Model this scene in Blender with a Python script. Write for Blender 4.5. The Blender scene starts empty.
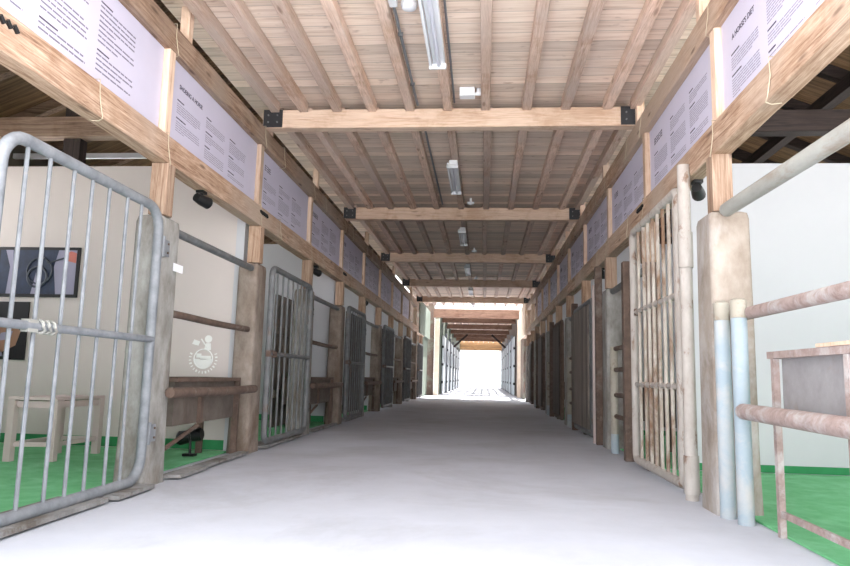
import bpy, math, random
from mathutils import Vector, Matrix
random.seed(7)
C = bpy.context.scene.collection
S = bpy.context.scene
PI = math.pi

# ------------------------------------------------------------ camera
YAW, PITCH, ROLL, FPX = 0.0881, 0.1356, -0.0243, 680.0
fwd = Vector((-math.sin(YAW)*math.cos(PITCH), math.cos(YAW)*math.cos(PITCH), math.sin(PITCH)))
rt = Vector((math.cos(YAW), math.sin(YAW), 0)); up = rt.cross(fwd)
rt2 = rt*math.cos(ROLL) - up*math.sin(ROLL); up2 = up*math.cos(ROLL) + rt*math.sin(ROLL)
M4 = Matrix((rt2, up2, -fwd)).transposed().to_4x4(); M4.translation = Vector((0, 0, .75))
cd = bpy.data.cameras.new('camera'); cam = bpy.data.objects.new('camera', cd); C.objects.link(cam)
cam.matrix_world = M4
cd.sensor_fit = 'HORIZONTAL'; cd.sensor_width = 36; cd.lens = FPX/850*36; cd.clip_start = .05; cd.clip_end = 400
S.camera = cam

# ------------------------------------------------------------ light and exposure
w = bpy.data.worlds.new('world'); S.world = w; w.use_nodes = True
bg = w.node_tree.nodes['Background']; bg.inputs[0].default_value = (.93, .96, 1, 1); bg.inputs[1].default_value = 1.45
sd = bpy.data.lights.new('sun', 'SUN'); sun = bpy.data.objects.new('sun', sd); C.objects.link(sun)
sd.energy = 10.0; sd.color = (1, .97, .93); sd.angle = .02
sun.rotation_euler = Vector((.12, .30, .94)).to_track_quat('Z', 'Y').to_euler()   # high sun from beyond the building: it lights the forecourt behind the viewer
S.view_settings.view_transform = 'Standard'; S.view_settings.look = 'None'
S.view_settings.exposure = 1.85; S.view_settings.gamma = 1; S.view_settings.use_curve_mapping = False

# ------------------------------------------------------------ materials
def rgb(r, g, b):
    f = lambda c: (c/255)/12.92 if c/255 <= .04045 else ((c/255+.055)/1.055)**2.4
    return (f(r), f(g), f(b), 1)
class NT:
    def __init__(s, name):
        s.m = bpy.data.materials.new(name); s.m.use_nodes = True; s.t = s.m.node_tree; s.n = s.t.nodes
        s.b = s.n['Principled BSDF']
    def node(s, k, **kw):
        x = s.n.new(k)
        for a, b in kw.items(): setattr(x, a, b)
        return x
    def link(s, a, b): s.t.links.new(a, b)
    def coords(s, scale, rnd=True):
        tc = s.node('ShaderNodeTexCoord'); out = tc.outputs['Object']
        if rnd:
            oi = s.node('ShaderNodeObjectInfo'); ml = s.node('ShaderNodeMath', operation='MULTIPLY'); ml.inputs[1].default_value = 37
            s.link(oi.outputs['Random'], ml.inputs[0])
            ad = s.node('ShaderNodeVectorMath', operation='ADD'); s.link(out, ad.inputs[0]); s.link(ml.outputs[0], ad.inputs[1]); out = ad.outputs[0]
            s.oi = oi
        mp = s.node('ShaderNodeMapping'); mp.inputs['Scale'].default_value = scale; s.link(out, mp.inputs['Vector'])
        s.raw = out
        return mp.outputs[0]
    def noise(s, vec, sc, det=6, rough=.6, dist=0):
        n = s.node('ShaderNodeTexNoise'); n.inputs['Scale'].default_value = sc; n.inputs['Detail'].default_value = det
        n.inputs['Roughness'].default_value = rough; n.inputs['Distortion'].default_value = dist
        s.link(vec, n.inputs['Vector']); return n.outputs[0]
    def ramp(s, fac, stops):
        r = s.node('ShaderNodeValToRGB'); e = r.color_ramp.elements
        while len(e) < len(stops): e.new(.5)
        for el, (p, c) in zip(e, stops): el.position = p; el.color = c
        s.link(fac, r.inputs[0]); return r.outputs[0]
    def mix(s, fac, a, b, mode='MIX'):
        x = s.node('ShaderNodeMixRGB', blend_type=mode)
        for i, v in enumerate((fac, a, b)):
            if isinstance(v, (int, float, tuple)): x.inputs[i].default_value = v
            else: s.link(v, x.inputs[i])
        return x.outputs[0]
    def bump(s, h, st=.3, d=.01):
        b = s.node('ShaderNodeBump'); b.inputs['Strength'].default_value = st; b.inputs['Distance'].default_value = d
        s.link(h, b.inputs['Height']); s.link(b.outputs[0], s.b.inputs['Normal'])
    def fin(s, col, rough=.7, metal=0):
        if isinstance(col, tuple): s.b.inputs['Base Color'].default_value = col
        else: s.link(col, s.b.inputs['Base Color'])
        s.b.inputs['Roughness'].default_value = rough; s.b.inputs['Metallic'].default_value = metal
        return s.m
def wood(name, axis, light, mid, dark, knots=True, tone=.25, grey=None):
    t = NT(name); sc = [11, 11, 11]; sc[axis] = .55
    v = t.coords(tuple(sc))
    n = t.noise(v, 3.0, 8, .68, 1.3)
    col = t.ramp(n, [(.30, dark), (.44, mid), (.60, light)])
    blot = t.ramp(t.noise(t.raw, 2.3, 5, .65, .5), [(.36, (.74, .66, .58, 1)), (.52, (1, 1, 1, 1))])
    col = t.mix(.75, col, blot, 'MULTIPLY')
    fine = t.noise(v, 14, 3, .6)
    f2 = t.ramp(fine, [(.3, (.72, .68, .64, 1)), (.6, (1, 1, 1, 1))])
    col = t.mix(.6, col, f2, 'MULTIPLY')
    big = t.noise(t.raw, .9, 3, .6)
    if grey:
        gf = t.ramp(big, [(.42, (0, 0, 0, 1)), (.62, (1, 1, 1, 1))])
        col = t.mix(gf, col, grey)
        col = t.mix(.5, col, f2, 'MULTIPLY')
    if knots:
        vo = t.node('ShaderNodeTexVoronoi'); vo.inputs['Scale'].default_value = 1
        mp = t.node('ShaderNodeMapping'); ks = [9, 9, 9]; ks[axis] = 2.2; mp.inputs['Scale'].default_value = ks
        t.link(t.raw, mp.inputs['Vector']); t.link(mp.outputs[0], vo.inputs['Vector'])
        kf = t.ramp(vo.outputs['Distance'], [(.07, (1, 1, 1, 1)), (.16, (0, 0, 0, 1))])
        kk = t.mix(.7, (0, 0, 0, 1), kf)
        col = t.mix(kk, col, tuple(x*.55 for x in dark[:3])+(1,))
    hv = t.node('ShaderNodeHueSaturation')
    mr = t.node('ShaderNodeMapRange'); mr.inputs['To Min'].default_value = 1-tone; mr.inputs['To Max'].default_value = 1+tone*.6
    t.link(t.oi.outputs['Random'], mr.inputs['Value']); t.link(mr.outputs[0], hv.inputs['Value'])
    t.link(col, hv.inputs['Color'])
    t.bump(n, .35, .006)
    return t.fin(hv.outputs[0], .75)
OR = dict(light=rgb(192, 166, 145), mid=rgb(162, 132, 110), dark=rgb(106, 76, 58))
PL = dict(light=rgb(222, 198, 178), mid=rgb(212, 184, 162), dark=rgb(184, 150, 126))
GY = dict(light=rgb(230, 204, 188), mid=rgb(214, 184, 166), dark=rgb(166, 130, 110))
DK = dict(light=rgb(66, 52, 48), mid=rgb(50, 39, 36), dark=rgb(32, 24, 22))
M = {}
M['post_z'] = wood('orange_timber_z', 2, **OR)
M['pale_z'] = wood('pale_timber_z', 2, **PL)
M['rail_y'] = wood('brown_timber_y', 1, grey=rgb(170, 150, 134), **OR)
M['beam_x'] = wood('pale_beam_x', 0, tone=.08, **PL)
M['joist_y'] = wood('weathered_joist_y', 1, grey=rgb(204, 184, 172), **GY)
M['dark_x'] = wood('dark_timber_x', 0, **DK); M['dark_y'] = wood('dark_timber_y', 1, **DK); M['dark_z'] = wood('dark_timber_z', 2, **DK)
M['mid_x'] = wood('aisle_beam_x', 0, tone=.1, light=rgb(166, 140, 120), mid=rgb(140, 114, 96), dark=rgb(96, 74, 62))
M['redbeam'] = wood('reddish_far_beam', 0, light=rgb(150, 118, 100), mid=rgb(130, 98, 82), dark=rgb(92, 68, 56))
M['rafter'] = wood('aisle_rafter', 0, light=rgb(160, 134, 114), mid=rgb(130, 106, 88), dark=rgb(88, 70, 58))

def boards(name, across_axis, wdt, cols, gap=(.1, .07, .05, 1), tone=.5):
    # boards laid side by side along `across_axis`, grain along the other one
    t = NT(name); tc = t.node('ShaderNodeTexCoord'); sx = t.node('ShaderNodeSeparateXYZ'); t.link(tc.outputs['Object'], sx.inputs[0])
    a = sx.outputs[across_axis]
    d = t.node('ShaderNodeMath', operation='DIVIDE'); d.inputs[1].default_value = wdt; t.link(a, d.inputs[0])
    fl = t.node('ShaderNodeMath', operation='FLOOR'); t.link(d.outputs[0], fl.inputs[0])
    fr = t.node('ShaderNodeMath', operation='FRACT'); t.link(d.outputs[0], fr.inputs[0])
    wn = t.node('ShaderNodeTexWhiteNoise', noise_dimensions='1D'); t.link(fl.outputs[0], wn.inputs['W'])
    ml = t.node('ShaderNodeMath', operation='MULTIPLY'); ml.inputs[1].default_value = 19; t.link(wn.outputs['Value'], ml.inputs[0])
    ad = t.node('ShaderNodeVectorMath', operation='ADD'); t.link(tc.outputs['Object'], ad.inputs[0]); t.link(ml.outputs[0], ad.inputs[1])
    mp = t.node('ShaderNodeMapping'); sc = [.8, .8, .8]; sc[across_axis] = 15; mp.inputs['Scale'].default_value = sc; t.link(ad.outputs[0], mp.inputs['Vector'])
    n = t.noise(mp.outputs[0], 2, 7, .65, .6)
    col = t.ramp(n, [(.3, cols[2]), (.5, cols[1]), (.7, cols[0])])
    ms = t.node('ShaderNodeMapping'); sk = [5, 5, 5]; sk[across_axis] = 12; ms.inputs['Scale'].default_value = sk; t.link(ad.outputs[0], ms.inputs['Vector'])
    spots = t.ramp(t.noise(ms.outputs[0], 1.2, 3, .5), [(.25, (.5, .42, .38, 1)), (.36, (1, 1, 1, 1))])
    col = t.mix(.7, col, spots, 'MULTIPLY')
    mr = t.node('ShaderNodeMapRange'); mr.inputs['To Min'].default_value = 1-tone*.5; mr.inputs['To Max'].default_value = 1+tone*.3; t.link(wn.outputs['Value'], mr.inputs['Value'])
    hv = t.node('ShaderNodeHueSaturation'); t.link(mr.outputs[0], hv.inputs['Value']); t.link(col, hv.inputs['Color'])
    lt = t.node('ShaderNodeMath', operation='LESS_THAN'); lt.inputs[1].default_value = .06; t.link(fr.outputs[0], lt.inputs[0])
    lm = t.node('ShaderNodeMath', operation='MULTIPLY'); lm.inputs[1].default_value = .4; t.link(lt.outputs[0], lm.inputs[0])
    col = t.mix(lm.outputs[0], hv.outputs[0], gap)
    t.bump(n, .3, .005)
    return t.fin(col, .8)
M['ceil'] = boards('ceiling_boards', 1, .155, (rgb(242, 224, 210), rgb(232, 212, 196), rgb(204, 178, 158)))
M['roofb'] = boards('aisle_roof_boards', 1, .16, (rgb(160, 128, 94), rgb(132, 102, 72), rgb(88, 66, 48)))
M['plank_grey'] = boards('weathered_grey_planks', 1, .12, (rgb(150, 140, 132), rgb(120, 110, 102), rgb(80, 72, 66)), tone=.6)
M['plank_dark'] = boards('dark_door_planks', 1, .12, (rgb(96, 84, 76), rgb(74, 63, 56), rgb(46, 38, 34)), tone=.5)
M['plank_brown'] = boards('brown_door_planks', 1, .12, (rgb(150, 108, 78), rgb(118, 82, 58), rgb(76, 52, 38)), tone=.5)
M['lintel'] = boards('tan_lintel_boards', 2, .15, (rgb(214, 176, 130), rgb(200, 160, 116), rgb(170, 130, 92)), tone=.2)

def rough_mat(name, c1, c2, c3=None, sc=4, sc3=1.5, rough=.8, bump=.3, metal=0, thr=(.5, .62), fine=40, rnd=True, stretch=(1, 1, 1)):
    t = NT(name); v = t.coords(stretch, rnd)
    n = t.noise(v, sc, 8, .65)
    col = t.ramp(n, [(.3, c2), (.7, c1)])
    if c3:
        m = t.noise(v, sc3, 6, .7, .4); f = t.ramp(m, [(thr[0], (0, 0, 0, 1)), (thr[1], (1, 1, 1, 1))])
        col = t.mix(f, col, c3)
    fn = t.noise(v, fine, 4, .6)
    if bump: t.bump(fn, bump, .004)
    return t.fin(col, rough, metal)
def plain(name, c, rough=.6, metal=0):
    return rough_mat(name, c, tuple(x*.96 for x in c[:3])+(1,), None, 6, rough=rough, bump=.05, metal=metal)
M['floor'] = rough_mat('dusty_concrete_floor', rgb(190, 192, 201), rgb(176, 178, 186), rgb(160, 160, 164), 1.3, .6, .85, .35, thr=(.5, .75), fine=25, rnd=False)
M['ground'] = rough_mat('pale_forecourt', rgb(206, 206, 206), rgb(196, 196, 196), None, 1.5, rough=.9, rnd=False)
M['carpet'] = rough_mat('green_carpet', rgb(112, 186, 132), rgb(88, 166, 108), rgb(128, 196, 146), 7, 2.5, .95, .6, thr=(.5, .7), fine=160, rnd=False)
M['skirt'] = rough_mat('green_skirting', rgb(52, 142, 88), rgb(42, 128, 76), None, 8, rough=.8, bump=.2)
M['wallc'] = rough_mat('cream_wall_paint', rgb(212, 202, 197), rgb(206, 196, 191), None, .8, rough=.85, bump=.05, rnd=False)
M['wallw'] = rough_mat('white_wall_paint', rgb(200, 200, 204), rgb(194, 194, 198), None, .8, rough=.85, bump=.05, rnd=False)
M['darkwall'] = rough_mat('dim_outer_wall', rgb(120, 112, 100), rgb(96, 88, 80), None, 2, rough=.9, rnd=False)
M['conc'] = rough_mat('stained_concrete', rgb(170, 168, 164), rgb(112, 107, 100), rgb(112, 96, 82), 7, 2.6, .9, 1, thr=(.5, .72), stretch=(1, 1, .5), fine=25)
M['concw'] = rough_mat('whitewashed_concrete', rgb(168, 158, 148), rgb(124, 110, 98), rgb(184, 180, 178), 5, 1.6, .9, 1, thr=(.46, .66), stretch=(1, 1, .6), fine=25)
M['concb'] = rough_mat('brown_stained_concrete', rgb(164, 152, 142), rgb(116, 102, 90), rgb(104, 84, 68), 7, 2, .9, 1, thr=(.42, .66), stretch=(1, 1, .6), fine=25)
M['paver'] = rough_mat('grey_paver', rgb(150, 148, 146), rgb(112, 110, 108), rgb(96, 88, 80), 6, 3, .9, .6)
M['galv'] = rough_mat('galvanised_steel', rgb(140, 143, 147), rgb(106, 109, 114), rgb(150, 144, 140), 9, 4, .6, .2, .05, thr=(.6, .72), fine=60)
M['galvd'] = rough_mat('weathered_galvanised_steel', rgb(122, 123, 124), rgb(90, 91, 93), rgb(112, 96, 84), 9, 5, .6, .2, .05, thr=(.55, .7), fine=60)
M['peel'] = rough_mat('peeling_white_paint_on_rust', rgb(186, 180, 174), rgb(160, 150, 142), rgb(124, 98, 80), 12, 9, .75, .6, thr=(.56, .66), fine=60, stretch=(1, 1, .45))
M['peelr'] = rough_mat('rusty_bars', rgb(184, 176, 168), rgb(150, 136, 124), rgb(116, 88, 68), 9, 2.0, .75, .6, thr=(.46, .6), fine=60, stretch=(1, 1, .6))
M['rust'] = rough_mat('brown_rusty_steel', rgb(112, 92, 80), rgb(78, 62, 54), rgb(130, 118, 110), 12, 4, .8, .6, thr=(.56, .72), fine=80)
M['pinkrust'] = rough_mat('dusty_pink_rusted_steel', rgb(166, 148, 142), rgb(132, 112, 106), rgb(178, 172, 170), 20, 6, .85, .6, thr=(.48, .66), fine=80)
M['greyrail'] = rough_mat('scuffed_grey_rail', rgb(166, 166, 160), rgb(140, 138, 132), rgb(128, 104, 84), 8, 4, .6, .4, thr=(.5, .68), fine=60, stretch=(1, .35, 1))
M['blue'] = rough_mat('pale_blue_peeling_paint', rgb(158, 168, 174), rgb(144, 158, 168), rgb(176, 174, 172), 5, 2.5, .75, .4, thr=(.5, .66))
M['cream'] = rough_mat('cream_peeling_paint', rgb(170, 164, 152), rgb(146, 138, 124), rgb(120, 102, 84), 5, 4, .75, .4, thr=(.55, .7))
M['dustgrey'] = rough_mat('dusty_trough_sheet', rgb(150, 147, 148), rgb(124, 120, 121), rgb(136, 118, 108), 6, 3, .85, .5, thr=(.55, .75), fine=60)
M['troughb'] = rough_mat('brown_trough_sheet', rgb(112, 102, 94), rgb(84, 74, 67), rgb(80, 66, 56), 6, 3, .85, .5, thr=(.5, .75), fine=60)
M['black'] = plain('black_steel', rgb(34, 34, 38), .5)
M['blackp'] = plain('black_plastic', rgb(16, 16, 18), .4)
M['white'] = plain('white_plastic', rgb(226, 228, 232), .5)
M['tube'] = plain('unlit_tube_glass', rgb(206, 208, 220), .3)
M['conduit'] = plain('grey_conduit', rgb(120, 122, 128), .5)
M['sign'] = plain('lilac_white_board', rgb(198, 194, 212), .6)
M['ink'] = plain('printed_dark_ink', rgb(74, 68, 84), .8)
M['ink2'] = plain('printed_grey_ink', rgb(150, 146, 162), .8)
M['ink3'] = plain('printed_mid_ink', rgb(120, 116, 132), .8)
M['string'] = plain('cream_string', rgb(186, 172, 150), .9)
M['tablew'] = plain('white_painted_table', rgb(206, 188, 184), .6)
M['tag'] = plain('white_paper_tag', rgb(236, 236, 240), .7)
M['greenp'] = rough_mat('pale_green_panel', rgb(112, 122, 110), rgb(92, 102, 90), None, 4)
M['bluep'] = rough_mat('pale_blue_door_paint', rgb(196, 202, 206), rgb(178, 186, 192), None, 4)
M['creamp'] = rough_mat('cream_painted_post', rgb(222, 206, 188), rgb(206, 188, 168), None, 4)
M['brick'] = rough_mat('reddish_brown_wall', rgb(110, 92, 80), rgb(88, 72, 64), rgb(112, 112, 100), 7, 3)
M['photo_bg'] = plain('photo_pale_lilac', rgb(150, 146, 168), .5)
M['photo_blk'] = plain('photo_black', rgb(12, 9, 12), .6)
M['jeans'] = rough_mat('photo_denim_blue', rgb(36, 50, 80), rgb(20, 30, 52), None, 12, rough=.6, bump=0)
M['skin'] = plain('photo_skin', rgb(196, 110, 96), .5)
M['brownph'] = plain('photo_brown', rgb(150, 112, 88), .5)
M['greyph'] = plain('photo_grey', rgb(74, 78, 88), .5)
M['logo'] = plain('white_sticker', rgb(244, 244, 240), .6)

# ------------------------------------------------------------ geometry helpers
class MB:
    def __init__(s): s.v = []; s.f = []
    def box(s, x0, x1, y0, y1, z0, z1):
        b = len(s.v)
        s.v += [(x, y, z) for z in (z0, z1) for (x, y) in ((x0, y0), (x1, y0), (x1, y1), (x0, y1))]
        s.f += [tuple(b+i for i in q) for q in ((0, 3, 2, 1), (4, 5, 6, 7), (0, 1, 5, 4), (1, 2, 6, 5), (2, 3, 7, 6), (3, 0, 4, 7))]
        return s
    def obox(s, p, q, wd, ht, upv=(0, 0, 1)):     # bar from p to q, width wd, height ht
        p, q = Vector(p), Vector(q); d = (q-p).normalized(); u = Vector(upv); sd = d.cross(u).normalized(); u = sd.cross(d)
        b = len(s.v)
        for c in (p, q):
            for (i, j) in ((-1, -1), (1, -1), (1, 1), (-1, 1)): s.v.append(tuple(c+sd*(i*wd/2)+u*(j*ht/2)))
        s.f += [tuple(b+i for i in k) for k in ((0, 1, 2, 3), (7, 6, 5, 4), (0, 4, 5, 1), (1, 5, 6, 2), (2, 6, 7, 3), (3, 7, 4, 0))]
        return s
    def tube(s, pts, r, n=10, closed=False):
        pts = [Vector(p) for p in pts]; m = len(pts); b = len(s.v); prev = None
        for i, p in enumerate(pts):
            if closed: d = (pts[(i+1) % m]-pts[i-1]).normalized()
            else: d = ((pts[i+1] if i < m-1 else p)-(pts[i-1] if i else p)).normalized()
            if prev is None:
                a = Vector((0, 0, 1)) if abs(d.z) < .9 else Vector((1, 0, 0)); u = d.cross(a).normalized()
            else: u = (prev-d*prev.dot(d)).normalized()
            prev = u; v = d.cross(u); rr = r[i] if isinstance(r, (list, tuple)) else r
            for k in range(n): s.v.append(tuple(p+(u*math.cos(2*PI*k/n)+v*math.sin(2*PI*k/n))*rr))
        for i in range(m if closed else m-1):
            for k in range(n):
                j = (i+1) % m
                s.f.append((b+i*n+k, b+i*n+(k+1) % n, b+j*n+(k+1) % n, b+j*n+k))
        if not closed:
            s.f.append(tuple(b+k for k in reversed(range(n)))); s.f.append(tuple(b+(m-1)*n+k for k in range(n)))
        return s
    def poly(s, pts, nrm, th):                     # flat polygon extruded by th along nrm
        b = len(s.v); n = len(pts); nv = Vector(nrm)*th
        s.v += [tuple(p) for p in pts]+[tuple(Vector(p)+nv) for p in pts]
        s.f.append(tuple(b+i for i in reversed(range(n)))); s.f.append(tuple(b+n+i for i in range(n)))
        for i in range(n): j = (i+1) % n; s.f.append((b+i, b+j, b+n+j, b+n+i))
        return s
    def mesh(s, name, off=(0, 0, 0)):
        me = bpy.data.meshes.new(name); ox, oy, oz = off
        me.from_pydata([(x-ox, y-oy, z-oz) for x, y, z in s.v], [], s.f); me.update(); return me
def smooth(me, ang=40):
    import bmesh
    bm = bmesh.new(); bm.from_mesh(me); bmesh.ops.recalc_face_normals(bm, faces=bm.faces)
    for f in bm.faces: f.smooth = True
    for e in bm.edges:
        if len(e.link_faces) == 2 and e.calc_face_angle(0) > math.radians(ang): e.smooth = False
    bm.to_mesh(me); bm.free()
def obj(name, mb, mat, parent=None, loc=(0, 0, 0), bevel=0):
    """mesh coordinates are local; loc places the object"""
    me = mb.mesh(name); smooth(me); me.materials.append(M[mat])
    o = bpy.data.objects.new(name, me); C.objects.link(o); o.location = loc
    if parent: o.parent = parent
    if bevel:
        b = o.modifiers.new('bevel', 'BEVEL'); b.width = bevel; b.segments = 2; b.limit_method = 'ANGLE'
    return o
def tag(o, label, cat, group=None, kind=None):
    if label: o['label'] = label
    if cat: o['category'] = cat
    if group: o['group'] = group
    elif 'group' in o: del o['group']
    if kind or cat: o['kind'] = kind or 'thing'
    return o
def thing(name, label, cat, loc=(0, 0, 0), group=None):
    o = bpy.data.objects.new(name, None); C.objects.link(o); o.location = loc; o.empty_display_size = .1
    return tag(o, label, cat, group)
def struct(name, mb, mat):
    o = obj(name, mb, mat); o['kind'] = 'structure'; return o
def dup(o, loc=None, parent=None):
    c = o.copy(); C.objects.link(c)
    if parent: c.parent = parent
    if loc is not None: c.location = loc
    for ch in list(o.children): dup(ch, None, c)
    return c
PROTO = {}
def place(key, build, loc, label, cat, group=None):
    """first use builds the thing at loc, later ones copy it with its parts"""
    if key in PROTO: o = dup(PROTO[key], loc)
    else: o = build(); o.location = loc; PROTO[key] = o
    return tag(o, label, cat, group)
ORD = ['nearest', 'second', 'third', 'fourth', 'fifth', 'sixth', 'seventh', 'eighth', 'ninth', 'tenth', 'eleventh', 'twelfth', 'thirteenth', 'fourteenth']
def nth(i): return ORD[i] if i == 0 else ORD[i]

XL, XR = -2.15, 1.38
NK = 11
YL = [4.28+1.95*k for k in range(NK)]             # left post line
YR = [4.14, 5.98, 7.78, 9.68, 11.5, 13.2, 15.05, 16.8, 18.6, 20.4, 22.2]
BE = 24.6                                          # end of the near building

# ------------------------------------------------------------ structure
struct('floor', MB().box(-6, 5.2, -.5, 70, -.3, 0), 'floor')
g = MB(); g.box(-80, 80, -80, -.5, -.32, -.01); g.box(-80, 80, 70, 180, -.32, -.01); g.box(-80, -6, -.5, 70, -.32, -.01); g.box(5.2, 80, -.5, 70, -.32, -.01)
struct('floor_forecourt', g, 'ground')
struct('ceiling', MB().box(XL-.2, XR+.2, 2.4, BE, 3.385, 3.42), 'ceil')
for side, x0, x1 in (('left', -5.8, -5.62), ('right', 4.9, 5.08)):
    m = MB(); m.box(x0, x1, 2.1, 62, 0, 1.5); m.box(x0, x1, 2.1, 62, 2.55, 3.4); m.box(x0, x1, 2.1, 2.3, 1.5, 2.55)
    yy = 2.3
    while yy < 62: m.box(x0, x1, yy, yy+.45, 1.5, 2.55); yy += 1.95
    struct('wall_'+side, m, 'darkwall')      # outer wall; unseen window openings added to bring daylight into the corridor
struct('wall_light_block_left', MB().box(-5.62, XL-.2, 2.1, 2.22, 0, 4.85), 'wallw'); struct('wall_light_block_right', MB().box(XR+1.75, 4.9, 1.6, 1.72, 0, 4.85), 'wallw')  # unseen walls added to keep direct daylight off the stall interiors
# side aisle roofs: high beside the corridor, sloping down to the outer wall
def roof(side, xh, xl_, zh, zl, y0, y1):
    m = MB(); m.poly([(xh, y0, zh), (xl_, y0, zl), (xl_, y1, zl), (xh, y1, zh)], (0, 0, 1), .06)
    return struct('ceiling_aisle_'+side, m, 'roofb')
roof('left', XL-.12, -6.1, 4.9, 3.3, 2.3, BE); roof('right', XR+.12, 5.4, 4.9, 3.3, 2.3, BE)
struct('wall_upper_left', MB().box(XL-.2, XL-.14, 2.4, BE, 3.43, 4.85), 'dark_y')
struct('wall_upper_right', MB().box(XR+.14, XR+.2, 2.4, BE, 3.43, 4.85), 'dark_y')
# stall partitions
PLY = [6.35, 10.4, 14.3, 18.2, 22.0]; PRY = [6.1, 9.82, 13.36, 16.95, 20.55]
for i, y in enumerate(PLY):
    m = MB().box(-5.6, -2.42, y, y+.09, 0, 2.77); struct('wall_partition_left', m, 'wallc' if i == 0 else 'wallw')
    struct('trim_partition_end', MB().box(-2.418, -2.335, y-.015, y+.105, 0, 2.5), 'wallw')
    struct('baseboard_left', MB().box(-5.6, -2.42, y-.012, y-.001, 0.014, .105), 'skirt')
for i, y in enumerate(PRY):
    m = MB().box(1.68, 4.88, y, y+.09, 0, 2.70); struct('wall_partition_right', m, 'wallw')
    struct('baseboard_right', MB().box(1.68, 4.88, y-.012, y-.001, 0.014, .075), 'skirt')
for side, x0, x1 in (('left', -5.6, -2.36), ('right', 1.5, 4.88)):
    ys = [2.3]+(PLY if side == 'left' else PRY)
    for i in range(5):
        c = obj('carpet', MB().box(0, x1-x0, 0, ys[i+1]-ys[i]-.03, .001, .012), 'carpet', loc=(x0, ys[i]+(.1 if i else 0), 0))
        tag(c, 'green carpet covering the floor of the %s stall on the %s' % (nth(i), side), 'carpet', 'green stall carpets')

# ------------------------------------------------------------ tie beams with black plates
BY = [2.37+3.9*k for k in range(1, 6)]
def beam():
    o = thing('tie_beam', '', '')
    obj('beam', MB().box(XL-.05, XR+.09, 0, .12, 3.128, 3.316), 'beam_x', o, bevel=.006)
    for sx, a, b in ((-1, XL-.04, XL+.15), (1, XR-.12, XR+.085)):
        p = obj('bracket_plate', MB().box(a, b, -.012, -.001, 3.135, 3.312), 'black', o)
        bo = MB()
        for zz in (3.185, 3.255):
            for xx in (a+.05, b-.05): bo.tube([(xx, -.012, zz), (xx, -.022, zz)], .009, 6)
        obj('bolt', bo, 'galvd', p)
    return o
for i, y in enumerate(BY):
    place('beam', beam, (0, y, 0), '%s pale timber tie beam across the corridor ceiling with black end plates' % nth(i), 'beam', 'tie beams across the corridor')
# ceiling joists, bay by bay
def joist(L): return lambda: obj('ceiling_joist', MB().box(-.042, .042, 0, L, 3.285, 3.384), 'joist_y', bevel=.005)
edges = [2.42]+BY
JX = [-9, -2.07, -1.78, -1.46, -1.10, -.74, -.37, 0, .38, .76, 1.14, 1.40]
for b in range(5):
    y0 = edges[b]+(.122 if b else 0); y1 = edges[b+1]-.002
    for j, x in enumerate(JX):
        if j == 0: continue
        place('joist%.2f' % (y1-y0), joist(y1-y0), (x+random.uniform(-.012, .012), y0, 0),
              '%s ceiling joist from the left, in the bay %s' % (nth(j-1) if j > 1 else 'first', 'in front of the nearest tie beam' if b == 0 else 'behind the %s tie beam' % nth(b-1)),
              'joist', 'ceiling joists')
for j, x in enumerate(JX[1:]):
    place('joist_end', joist(BE-BY[4]-.12), (x, BY[4]+.122, 0), '%s ceiling joist from the left, behind the last tie beam' % (nth(j) if j else 'first'), 'joist', 'ceiling joists')

# ------------------------------------------------------------ long timber rails above the stalls
def long_rail(x0, x1, z0, z1, seed, wane):
    rnd = random.Random(seed); m = MB(); n = 70; ys = [2.3+(BE-2.3)*i/n for i in range(n+1)]
    ch = .012
    prof = [(x0+ch, z0), (x1-ch, z0), (x1, z0+ch), (x1, z1-ch), (x1-ch, z1), (x0+ch, z1), (x0, z1-ch), (x0, z0+ch)]
    w0 = 0
    for i, y in enumerate(ys):
        w0 = .6*w0+.4*rnd.uniform(-wane, wane*.3)*2
        for k, (x, z) in enumerate(prof):
            dz = w0 if k in (0, 1) else w0*.5 if k in (2, 7) else 0
            m.v.append((x+rnd.uniform(-.002, .002), y, z+dz))
    for i in range(n):
        for k in range(8): m.f.append((i*8+k, i*8+(k+1) % 8, i*8+8+(k+1) % 8, i*8+8+k))
    m.f.append(tuple(range(7, -1, -1))); m.f.append(tuple(n*8+k for k in range(8)))
    return m
for side, xa, xb, s in (('left', XL-.13, XL, 1), ('right', XR, XR+.13, 2)):
    tag(obj('timber_rail', long_rail(xa, xb, 2.155, 2.335, s, .012), 'rail_y'), 'long rough lower timber rail under the sign boards on the %s' % side, 'rail')
    tag(obj('timber_rail', long_rail(xa, xb, 2.945, 3.12, s+5, .004), 'rail_y'), 'long upper timber rail above the sign boards on the %s' % side, 'rail')

# ------------------------------------------------------------ posts and studs
def conc_post(mat, wd, dp, h):
    def f():
        m = MB(); r = .035; n = 4; rows = [(0, 1.06), (.3, 1.0), (h*.6, .98), (h-.05, .96), (h-.012, .9), (h, .72)]
        rr = random.Random(3)
        for (z, s) in rows:
            for (cx, cy, a0) in ((wd/2-r, -dp/2+r, -PI/2), (wd/2-r, dp/2-r, 0), (-wd/2+r, dp/2-r, PI/2), (-wd/2+r, -dp/2+r, PI)):
                for k in range(n+1):
                    a = a0+PI/2*k/n
                    m.v.append(((cx+r*math.cos(a))*s+rr.uniform(-.002, .002), (cy+r*math.sin(a))*s+rr.uniform(-.002, .002), z))
        N = 4*(n+1)
        for i in range(len(rows)-1):
            for k in range(N): m.f.append((i*N+k, i*N+(k+1) % N, (i+1)*N+(k+1) % N, (i+1)*N+k))
        m.f.append(tuple(reversed(range(N)))); m.f.append(tuple((len(rows)-1)*N+k for k in range(N)))
        return obj('concrete_post', m, mat)
    return f
def lower_post(): return obj('timber_post', MB().box(-.06, .06, 0, .11, 0, .36), 'post_z', bevel=.004)
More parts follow.
